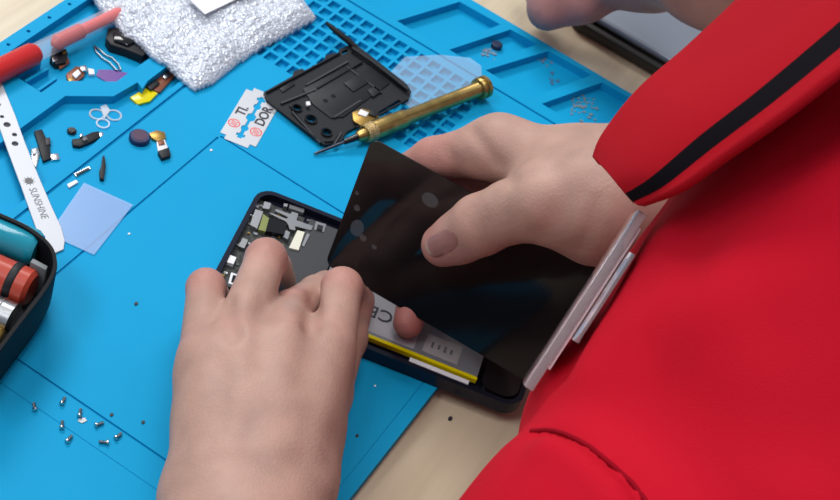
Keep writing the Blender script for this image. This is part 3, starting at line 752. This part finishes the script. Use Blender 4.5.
for i in range(NX):
    for j in range(NY):
        x, y = x0+i*st, y0+j*st
        if not inside((x, y), bw_): continue
        e_ = edist((x, y), bw_); k = min(1, e_/.010)
        u, v = x*ca_+y*sa_, -x*sa_+y*ca_
        row = round(v/.0048); uo = (u/.0056+(.5 if row % 2 else 0)); du, dv_ = (uo-round(uo))*.0056, v-row*.0048
        q = max(0, 1-(du*du+dv_*dv_)/.0023**2)*max(0, min(1, .75+1.5*noise.noise(Vector((x*110, y*110, 9)))))
        z = .0010+k**.6*.0070+math.sqrt(q)*.0009*min(1, e_/.003)+.0024*noise.noise(Vector((x*60, y*60, 3)))*k+.0008*noise.noise(Vector((x*230, y*230, 1)))*k+.0007*abs(noise.noise(Vector((u*150, v*420, 5))))
        top[i, j] = bm.verts.new((x, y, max(.001, z))); bot[i, j] = bm.verts.new((x, y, .0003))
nf = {}
for (i, j) in top:
    if all((a, b) in top for a, b in ((i+1, j), (i+1, j+1), (i, j+1))):
        bm.faces.new((top[i, j], top[i+1, j], top[i+1, j+1], top[i, j+1])); bm.faces.new((bot[i, j+1], bot[i+1, j+1], bot[i+1, j], bot[i, j]))
rev = {v_: k_ for k_, v_ in top.items()}
for e_ in [e_ for e_ in bm.edges if len(e_.link_faces) == 1 and e_.verts[0] in rev and e_.verts[1] in rev]:
    a_, b_ = rev[e_.verts[0]], rev[e_.verts[1]]; bm.faces.new((top[a_], top[b_], bot[b_], bot[a_]))
bmesh.ops.delete(bm, geom=[v_ for v_ in bm.verts if not v_.link_faces], context='VERTS')
bub = mat('bubble_film', (.62, .66, .74), .25, metal=.15, spec=1.0, bump=('voronoi', 620, .8, .0009))
one('bubble_wrap_pouch', bm, bub, 'crumpled translucent bubble wrap pouch lying over the mat corner', 'bubble wrap', smooth=180)
bm = bmesh.new(); prism(bm, P2([(186, -4), (205, 14), (228, 3), (262, -14), (240, -40)], .0125), .0118, .0125)
one('card_label', bm, 'white', 'white card label lying on top of the bubble wrap', 'label')

# ------------------------------------------------------------------ pen in the long pocket
pa, pb = at(-45, 92, .006), at(128, 8, .0035)
d_ = (pb-pa); PLn = d_.length; dn = d_.normalized()
pen = thing('gel_pen', 'red capped clear barrel gel pen lying in the mat pocket', 'pen', (pa+pb)/2)
def lp(px): return (px+45)/173*PLn
bm = bmesh.new(); lathe(bm, pa, pa+dn*lp(32), [(0, .0045), (.001, .0062), (lp(32)-.003, .0062), (lp(32), .0048)], 20); obj('cap', local(pen, bm), M['red'], pen, smooth=40)
bm = bmesh.new(); lathe(bm, pa+dn*lp(28), pb, [(0, .0048), (.002, .0050), (PLn-lp(28)-.002, .0050), (PLn-lp(28), .003)], 20); obj('barrel', local(pen, bm), mat('clear_pen_barrel', (.9, .82, .84), .12, alpha=.20), pen, smooth=40)
bm = bmesh.new(); lathe(bm, pa+dn*lp(48), pa+dn*lp(80), [(0, .0016), (.003, .0042), (lp(80)-lp(48)-.002, .0042), (lp(80)-lp(48), .002)], 16); obj('grip', local(pen, bm), M['red'], pen, smooth=40)
bm = bmesh.new(); lathe(bm, pa+dn*lp(78), pa+dn*(PLn-.004), [(0, .0032), (PLn-lp(78)-.004, .0032)], 14); obj('ink_tube', local(pen, bm), mat('red_ink_tube', (.75, .06, .06), .3), pen, smooth=40)

# ------------------------------------------------------------------ white opening tool
ez = .0008
et = thing('pry_tool', 'long white flat metal pry tool with a row of black holes', 'pry tool', at(30, 170, .0))
ctr = [(-22, 40, 9), (-8, 82, 9), (2, 102, 9.5), (22, 155, 9.5), (38, 198, 10), (50, 225, 10.5), (57, 240, 10.5), (61, 249, 8.5), (63, 253, 5)]
ctr = [(-24, 40, 9), (-6, 88, 9), (6, 118, 9.5), (16, 146, 9.5), (30, 182, 10), (41, 210, 11), (50, 232, 12), (55, 245, 10.5), (58, 252, 6)]
Lf, Rt = [], []
for i, (x, y, h_) in enumerate(ctr):
    a_, b_ = ctr[max(i-1, 0)], ctr[min(i+1, len(ctr)-1)]; tx, ty = b_[0]-a_[0], b_[1]-a_[1]; l_ = math.hypot(tx, ty)
    Lf.append((x-ty/l_*h_, y+tx/l_*h_)); Rt.append((x+ty/l_*h_, y-tx/l_*h_))
bm = bmesh.new(); prism(bm, P2(Lf+Rt[::-1], ez), ez-.0006, ez+.0003)
tb = obj('blade', local(et, bm), mat('white_coated_steel', (.52, .54, .58), .4, .1), et, bevel=.0002)
c = bmesh.new()
for x, y, rad in ((-1, 105, .0010), (2, 117, .0011), (7, 125, .0018), (14.5, 135, .0013), (15, 144, .0017), (-9, 96, .0016), (-13, 84, .0011)):
    p = at(x, y, ez); prism(c, circ(p.x, p.y, rad, 20), -.002, .004)
c.transform(INV[et.name]); 
inner = c.copy(); cut_l(tb, mesh_of(c)); inner.free()
bm = bmesh.new()
for x, y, rad in ((-1, 105, .0010), (2, 117, .0011), (7, 125, .0018), (14.5, 135, .0013), (15, 144, .0017), (-9, 96, .0016), (-13, 84, .0011)):
    p = at(x, y, ez); prism(bm, circ(p.x, p.y, rad*.98, 20), .00002, .0003)
obj('backing', local(et, bm), M['ink'], et)
qa, qb = at(31, 186, ez+.0003), at(46, 221, ez+.0003); mid = (qa+qb)/2; an = math.atan2(qb.y-qa.y, qb.x-qa.x)
text_obj('lettering', 'SUNSHINE', .0052, M['grey'], INV[et.name] @ Matrix.Translation((mid.x, mid.y, ez+.00035)) @ Matrix.Rotation(an, 4, 'Z'), et, .00003, .85)
bm = bmesh.new(); p = at(29, 181, ez+.0003); prism(bm, circ(p.x, p.y, .0021, 20), ez+.0003, ez+.00036)
for k in range(10):
    a_ = k*.6283; prism(bm, [(p.x+.0024*math.cos(a_-.12), p.y+.0024*math.sin(a_-.12)), (p.x+.0031*math.cos(a_), p.y+.0031*math.sin(a_)), (p.x+.0024*math.cos(a_+.12), p.y+.0024*math.sin(a_+.12))], ez+.0003, ez+.00036)
obj('sun_emblem', local(et, bm), M['grey'], et)

# ------------------------------------------------------------------ clear films
def film(name, pts, z, label, m='film', lift=0):
    bm = bmesh.new(); pts = [Vector(at(x, y, z)) for x, y in pts]
    prism(bm, pts, z, z+.00025); return one(name, bm, m, label, 'film')
film('protective_film', [(84, 183), (133, 205), (94, 255), (52, 236), (57, 222)], .0005, 'square pale blue protective film beside the white pry tool')
film('protective_film', [(405, 57), (440, 55), (470, 58), (481, 66), (482, 78), (470, 90), (440, 104), (412, 110), (392, 92), (385, 78)], .0005, 'rounded clear protective film on the cell grid behind the screwdriver', mat('thin_clear_film', (.6, .8, .95), .18, alpha=.17))

# ------------------------------------------------------------------ open tool case, lower left
kc = thing('tool_case', 'open black tool case holding screwdrivers at the left edge', 'case', at(-60, 330, 0))
zt = .032
def cpz(pts): return [at(x, y, zt) for x, y in pts]
def offs(pts, d):
    n = len(pts); o_ = []
    for i in range(n):
        a_, b_ = pts[i-1], pts[(i+1) % n]; t_ = (b_-a_).normalized(); o_.append(pts[i]+Vector((t_.y, -t_.x, 0))*d)
    return o_
rim = cpz([(-150, 148), (-60, 187), (8, 216), (24, 223), (40, 233), (53, 245), (58, 258), (57, 272), (46, 292), (20, 325), (-30, 392), (-230, 300)])
for _k in range(2):                      # round the corners (corner cutting), keeping the far ones
    rim = [q_ for i in range(len(rim)) for q_ in (rim[i].lerp(rim[(i+1) % len(rim)], .25), rim[i].lerp(rim[(i+1) % len(rim)], .75))]
ar = sum(rim[i].x*rim[(i+1) % len(rim)].y-rim[(i+1) % len(rim)].x*rim[i].y for i in range(len(rim)))
sg = -1 if ar > 0 else 1
inn = offs(rim, sg*.0019)
bm = bmesh.new(); n = len(rim)
cx_ = sum((p for p in rim), Vector())/n
lv = [(rim, .0003, .92), (rim, .010, .985), (rim, zt-.0015, 1), (rim, zt, .99), (inn, zt, 1), (inn, .004, .97)]
rings = [[bm.verts.new(((p.x-cx_.x)*s_+cx_.x, (p.y-cx_.y)*s_+cx_.y, z_)) for p in q] for q, z_, s_ in lv]
for a_, b_ in zip(rings, rings[1:]):
    for i in range(n): bm.faces.new((a_[i], a_[(i+1) % n], b_[(i+1) % n], b_[i]))
bm.faces.new(rings[0]); bm.faces.new(rings[-1])
obj('shell', local(kc, bm), mat('black_case_shell', (.006, .006, .008), .6, spec=.2), kc, smooth=50)
inn2 = [Vector(((p.x-cx_.x)*.96+cx_.x, (p.y-cx_.y)*.96+cx_.y, 0)) for p in inn]
bm = bmesh.new(); prism(bm, inn2, .004, .010); obj('foam_insert', local(kc, bm), mat('grey_foam', (.10, .11, .12), .8), kc)
bm = bmesh.new(); prism(bm, [tuple(at(x, y, .030)[:2]) for x, y in ((33, 258), (48, 266), (46, 270), (30, 262))], .008, .030); obj('divider', local(kc, bm), mat('grey_divider', (.16, .18, .19), .5), kc, bevel=.0004)
def tl(name, label, cat, a, b, prof, m, extra=()):
    a, b = at(*a), at(*b); t_ = thing(name, label, cat, (a+b)/2); Ln = (b-a).length
    bm = bmesh.new(); lathe(bm, a, b, [(f_*Ln, r__) for f_, r__ in prof], 24); obj('handle', local(t_, bm), m, t_, smooth=35)
    for nm, f0, f1, r__, mm_ in extra:
        bm = bmesh.new(); lathe(bm, a.lerp(b, f0), a.lerp(b, f1), [(0, r__*.97), (.0004, r__), ((f1-f0)*Ln-.0004, r__), ((f1-f0)*Ln, r__*.97)], 24); obj(nm, local(t_, bm), mm_, t_, smooth=35)
    return t_
cyan = mat('cyan_translucent_plastic', (.01, .30, .42), .15, coat=.3)
tl('screwdriver', 'translucent cyan handled screwdriver at the top of the black case', 'screwdriver', (-90, 195, .022), (38, 250, .022), [(0, .0075), (.04, .0085), (.96, .0085), (1, .007)], cyan)
tl('screwdriver', 'red handled screwdriver with a black band in the black case', 'screwdriver', (-95, 235, .021), (32, 290, .021), [(0, .007), (.03, .0088), (.97, .0088), (1, .007)], mat('orange_red_plastic', (.45, .055, .03), .3), [('band', .83, .89, .0092, M['black'])])
tl('screwdriver', 'silver metal screwdriver below the red one in the case', 'screwdriver', (-110, 268, .019), (16, 322, .019), [(0, .006), (.03, .0078), (.97, .0078), (1, .006)], M['steel'], [('ring', .86, .875, .0082, M['nickel'])])
tl('screwdriver', 'brass screwdriver lowest in the black case', 'screwdriver', (-125, 292, .018), (2, 340, .018), [(0, .004), (.03, .0052), (.97, .0052), (1, .004)], M['gold'])

# ------------------------------------------------------------------ loose phone parts in the left pockets
ZB = -.0055
def bits(name, label, cat, specs, loc, group=None, bev=.0002):
    t_ = thing(name, label, cat, loc, 0, group)
    for nm, pts, z0, z1, m in specs:
        bm = bmesh.new(); prism(bm, P2(pts, z1), z0, z1); obj(nm, local(t_, bm), M[m] if isinstance(m, str) else m, t_, bevel=bev)
    return t_
bits('camera_module', 'small black camera module with flex cable beside the red pen', 'camera module',
     [('body', [(52, 48), (62, 46), (68, 52), (66, 62), (56, 64), (50, 58)], ZB, ZB+.004, 'black'), ('flex_cable', [(56, 60), (67, 55), (70, 62), (60, 69)], ZB+.001, ZB+.0022, 'brown'),
      ('contact', [(52, 57), (57, 56), (58, 60), (53, 62)], ZB+.003, ZB+.0046, 'steel'), ('lens', [(57, 49), (62, 48), (63, 53), (58, 54)], ZB+.004, ZB+.005, 'gloss'), ('contact', [(62, 50), (66, 48), (67, 52), (63, 54)], ZB+.003, ZB+.0048, 'gold')], at(60, 58, ZB))
bits('flex_connector', 'copper flex connector with shiny chips lying beside the purple film', 'flex cable',
     [('flex_cable', [(66, 74), (76, 66), (86, 68), (84, 76), (74, 84), (68, 82)], ZB, ZB+.0016, 'brown'), ('chip', [(72, 74), (78, 69), (81, 73), (76, 78)], ZB+.0016, ZB+.0028, 'white'),
      ('chip', [(80, 66), (86, 65), (88, 70), (82, 71)], ZB+.0016, ZB+.003, 'nickel'), ('chip', [(68, 78), (73, 77), (74, 82), (69, 82)], ZB+.0016, ZB+.0028, 'gold'), ('pad', [(88, 68), (94, 69), (95, 74), (89, 74)], ZB, ZB+.0018, 'white')], at(77, 75, ZB))
bm = bmesh.new(); tube(bm, [at(x, y, ZB+.001) for x, y in ((94, 46), (100, 50), (105, 55), (112, 58), (118, 64), (121, 70), (116, 70), (110, 63), (102, 58), (96, 52), (94, 46))], .0005, 6)
one('wire_clip', bm, 'steel', 'thin bent metal wire clip between pen and purple film', 'wire clip', smooth=60)
film('tinted_film', [(98, 70), (110, 70), (127, 73), (126, 80), (116, 88), (106, 82), (96, 76)], ZB+.0003, 'small purple film scrap in the upper left pocket', 'purple')
bits('speaker_unit', 'black speaker unit half under the bubble wrap pouch', 'phone part',
     [('housing', [(108, 28), (122, 26), (140, 36), (149, 50), (143, 56), (126, 49), (110, 44), (106, 38)], ZB, ZB+.006, 'black'), ('cover', [(113, 32), (124, 31), (136, 41), (128, 45), (114, 40)], ZB+.006, ZB+.0075, 'gloss')], at(126, 42, ZB), bev=.0006)
p = at(141, 61, ZB+.001); bm = bmesh.new(); prism(bm, circ(p.x, p.y, .0016, 6), ZB, ZB+.0014); one('hex_nut', bm, mat('blue_black_steel', (.03, .06, .12), .4, .5), 'tiny dark nut in the pocket beside the bubble wrap', 'nut')
bits('charging_flex', 'yellow and brown flex cable in the narrow pocket under the bubble wrap', 'flex cable',
     [('yellow_tape', [(130, 97), (146, 88), (158, 93), (150, 101), (138, 104)], ZB, ZB+.0016, 'yellow'), ('flex_cable', [(146, 88), (168, 70), (175, 76), (160, 92)], ZB, ZB+.0018, 'brown'),
      ('connector', [(146, 86), (156, 79), (160, 83), (151, 90)], ZB+.0018, ZB+.003, 'black'), ('connector', [(162, 75), (168, 71), (171, 75), (165, 79)], ZB+.0018, ZB+.0028, 'steel')], at(150, 88, ZB))
bm = bmesh.new()
def ringf(cx, cy, r0, r1, z0, z1, n=24):
    p = at(cx, cy, z1); o_ = circ(p.x, p.y, r1, n); i_ = circ(p.x, p.y, r0, n)
    V_ = [[bm.verts.new((x, y, z)) for x, y in q] for q, z in ((o_, z0), (o_, z1), (i_, z1), (i_, z0))]
    for a_, b_ in zip(V_, V_[1:]+V_[:1]):
        for i in range(n): bm.faces.new((a_[i], a_[(i+1) % n], b_[(i+1) % n], b_[i]))
ringf(97, 114, .0032, .0041, ZB, ZB+.0006); ringf(114, 115, .0032, .0042, ZB, ZB+.0006); ringf(103, 123, .0028, .0036, ZB+.0004, ZB+.001)
prism(bm, P2([(100, 108), (106, 106), (110, 112), (104, 120)], ZB), ZB+.0006, ZB+.0012)
one('adhesive_ring', bm, 'clear', 'clear looped adhesive gasket strip in the middle left pocket', 'adhesive')
bits('microphone_flex', 'black bent flex strip with silver tab beside the white pry tool', 'flex cable',
     [('strip', [(34, 131), (42, 129), (46, 138), (50, 146), (51, 158), (43, 161), (40, 150), (37, 140)], ZB, ZB+.0018, 'black'), ('side_chip', [(45, 138), (50, 137), (51, 144), (46, 145)], ZB, ZB+.0022, 'ink'), ('tab', [(50, 154), (58, 153), (60, 159), (52, 160)], ZB, ZB+.0012, 'nickel')], at(43, 146, ZB))
bits('metal_clip', 'thin pale metal clip peeking out beside the white pry tool', 'clip', [('plate', [(31, 149), (38, 147), (40, 154), (36, 168), (32, 160)], ZB, ZB+.001, 'steel'), ('fold', [(32, 149), (36, 148), (36, 153), (33, 154)], ZB+.001, ZB+.002, 'white')], at(35, 157, ZB))
p = at(72, 129.5, ZB+.002); bm = bmesh.new(); lathe(bm, (p.x, p.y, ZB), (p.x, p.y, 1), [(0, .0024), (.0014, .0024), (.002, .0018)], 24); one('round_gasket', bm, 'gloss', 'small round black gasket in the middle left pocket', 'gasket', smooth=30)
bits('sensor_board', 'small black sensor board with silver contacts in the middle left pocket', 'circuit board',
     [('board', [(72, 139), (80, 138), (92, 132), (99, 131), (100, 137), (90, 142), (80, 146), (73, 145)], ZB, ZB+.0022, 'black'), ('contact', [(99, 132), (103, 132), (104, 136), (100, 137)], ZB, ZB+.0016, 'nickel'),
      ('chip', [(82, 138), (86, 136), (88, 139), (84, 141)], ZB+.0022, ZB+.0034, 'grey'), ('contact', [(80, 134), (83, 133), (83, 136), (80, 137)], ZB, ZB+.003, 'steel')], at(86, 139, ZB))
# on the flat of the mat
bits('rubber_strip', 'small curved black rubber strip standing on the blue mat', 'rubber strip', [('strip', [(102.5, 156), (104.5, 155), (106, 166), (105, 172), (104, 179), (100, 178), (99.5, 170), (101.5, 165)], .0, .0022, 'black')], at(103, 168, 0))
bits('mesh_strip', 'tiny dark mesh strip with pale border near the pocket edge', 'mesh', [('border', [(74, 173.5), (89, 166), (91, 168.5), (76, 176.5)], 0, .0008, 'steel'), ('mesh', [(76, 173.5), (88.5, 167.5), (89.5, 168.6), (77, 175)], .0008, .0012, 'ink')], at(83, 171, 0), bev=0)
bits('white_chip', 'tiny white chip just above the pale blue film', 'chip', [('body', [(67, 184), (76, 179.5), (78.5, 182), (69, 187.5)], 0, .001, 'white')], at(73, 183, 0))
vm = thing('coin_motor', 'round dark vibration motor with gold flex and black connector', 'motor', at(142, 137, 0))
p = at(140, 135.5, .003); bm = bmesh.new(); lathe(bm, (p.x, p.y, .0001), (p.x, p.y, 1), [(0, .0054), (.0024, .0054), (.003, .0048)], 32); obj('can', local(vm, bm), mat('dark_blue_steel', (.02, .03, .09), .35, .4), vm, smooth=30)
bm = bmesh.new(); lathe(bm, (p.x, p.y, .003), (p.x, p.y, 1), [(0, .0038), (.0003, .0038)], 32); obj('sticker', local(vm, bm), mat('dark_maroon_sticker', (.06, .02, .06), .5), vm)
for nm, pts, z0, z1, m in (('flex_cable', [(149, 133), (157, 130), (165, 132), (166, 138), (158, 141), (152, 138)], 0, .0016, 'gold'), ('flex_cable', [(156, 138), (164, 137), (168, 148), (158, 151)], 0, .001, 'white'),
                            ('terminal', [(158, 141), (164, 140), (165, 144), (159, 145)], .001, .0016, 'brown'), ('connector', [(158, 151), (169, 147), (171, 155), (162, 158)], 0, .0026, 'black')):
    bm = bmesh.new(); prism(bm, P2(pts, z1), z0, z1); obj(nm, local(vm, bm), M[m], vm, bevel=.0002)

# screws
def screw(name='screw'):
    t_ = bpy.data.objects.new(name, None); COL.objects.link(t_); t_.empty_display_size = .003
    bm = bmesh.new(); lathe(bm, (0, 0, .0012), (1, 0, .0012), [(0, .0008), (.0003, .0013), (.0010, .0013)], 14); obj('head', bm, M['nickel'], t_, smooth=35)
    bm = bmesh.new(); pr_ = [(0, .0008)]
    for k in range(7): pr_ += [(.0004+k*.0005, .00085), (.00065+k*.0005, .00062)]
    lathe(bm, (.0010, 0, .0011), (1, 0, .0011), pr_, 12); obj('shank', bm, M['steel'], t_, smooth=35)
    return t_
s0 = screw()
SCW = [(34.5, 407, 100, 'screw lying farthest left of the scatter on the blue mat'), (63, 401, 62, 'screw lying farthest back in the scatter, beside the groove'), (62, 425, 85, 'upright looking screw near the middle left of the screw scatter'),
       (69, 439, 50, 'lowest screw on the left side of the screw scatter'), (80, 413, 80, 'screw touching a shiny flake in the middle of the scatter'), (99, 424, 20, 'screw lying just under the groove line of the mat'),
       (104, 442, 175, 'screw lying flat at the front of the screw scatter'), (118, 436, 40, 'rightmost screw of the scatter, lying on the groove')]
for i, (x, y, a_, lb) in enumerate(SCW):
    if i == 0: o = s0
    else:
        o = s0.copy(); COL.objects.link(o)
        for ch in list(s0.children): c_ = ch.copy(); COL.objects.link(c_); c_.parent = o
    d0, d1 = at(x, y, .001), at(x+6*math.cos(R(a_)), y-6*math.sin(R(a_)), .001); o.location = (d0.x, d0.y, 0)
    o.rotation_euler = (0, 0, math.atan2(d1.y-d0.y, d1.x-d0.x)); o.scale = (.9, .9, .9)
    dd = Vector((math.cos(o.rotation_euler.z), math.sin(o.rotation_euler.z), 0))*.002; o.location = o.location-dd
    tag(o, 'tiny silver '+lb, 'screw', 'silver screws scattered on the mat')
film('metal_flake', [(79, 419), (85, 418), (87, 421), (82, 423.5), (78, 421.5)], .0001, 'thin shiny flake under a screw at the front left', 'nickel')
def speck(name, x, y, r0, label, m='ink', z=0, sx=1.4):
    p = at(x, y, z); bm = bmesh.new(); prism(bm, circ(p.x, p.y, r0, 7, sx), z, z+r0*.7); return one(name, bm, m, label, 'crumb')
speck('black_crumb', 450, 419, .0010, 'tiny black crumb on the pale wood table', 'ink', ZT)
speck('dark_crumb', 111.5, 415, .0007, 'dark crumb right of the screws, beside the groove')
speck('dark_crumb', 143, 422.5, .0007, 'dark crumb between the screws and the left hand')
speck('dark_crumb', 136, 304, .0008, 'dark crumb alone on the mat left of the fingers')
speck('white_crumb', 129, 234, .0005, 'white crumb on the mat right of the pale film', 'white')
speck('white_crumb', 211, 150.5, .0006, 'white crumb on the mat below the razor blade', 'white')
speck('dark_crumb', 357, 436, .0007, 'dark crumb on the mat beside the left hand')
speck('white_crumb', 375, 386, .0005, 'white crumb on the mat beneath the phone', 'white')

# bits in the right-hand pockets
p = at(497, 45, ZB+.002); bm = bmesh.new(); lathe(bm, (p.x, p.y, ZB), (p.x, p.y, 1), [(0, .0034), (.0028, .0034), (.0034, .0026)], 20)
one('rubber_plug', bm, mat('navy_rubber', (.006, .02, .06), .5), 'dark round rubber cap in a small pocket above the screwdriver', 'cap', smooth=30)
def crumbs(cx, cy, n, sx, sy, label, col):
    bm = bmesh.new()
    for k in range(n):
        x, y = random.gauss(cx, sx), random.gauss(cy, sy)
        p = at(x, y, ZB); r0 = random.uniform(.0005, .0014); a_ = random.random()*6
        prism(bm, [(p.x+r0*math.cos(a_+t*1.26)*random.uniform(.6, 1.3), p.y+r0*math.sin(a_+t*1.26)*random.uniform(.6, 1.3)) for t in range(5)], ZB, ZB+r0*.4)
    o = one('flux_residue', bm, mat('grey_residue', col, .6), label, 'residue', kind='stuff'); return o
crumbs(489, 54, 26, 4, 3, 'grey residue flakes in the pocket beside the rubber cap', (.16, .24, .32))
crumbs(545, 62, 12, 4, 3, 'grey residue flakes in the wide pocket', (.12, .22, .33))
crumbs(551, 80, 10, 4, 4, 'blue grey residue in the middle of the wide pocket', (.05, .17, .32))
crumbs(582, 106, 46, 9, 6, 'grey residue heap in the pocket beside the red collar', (.17, .25, .30))
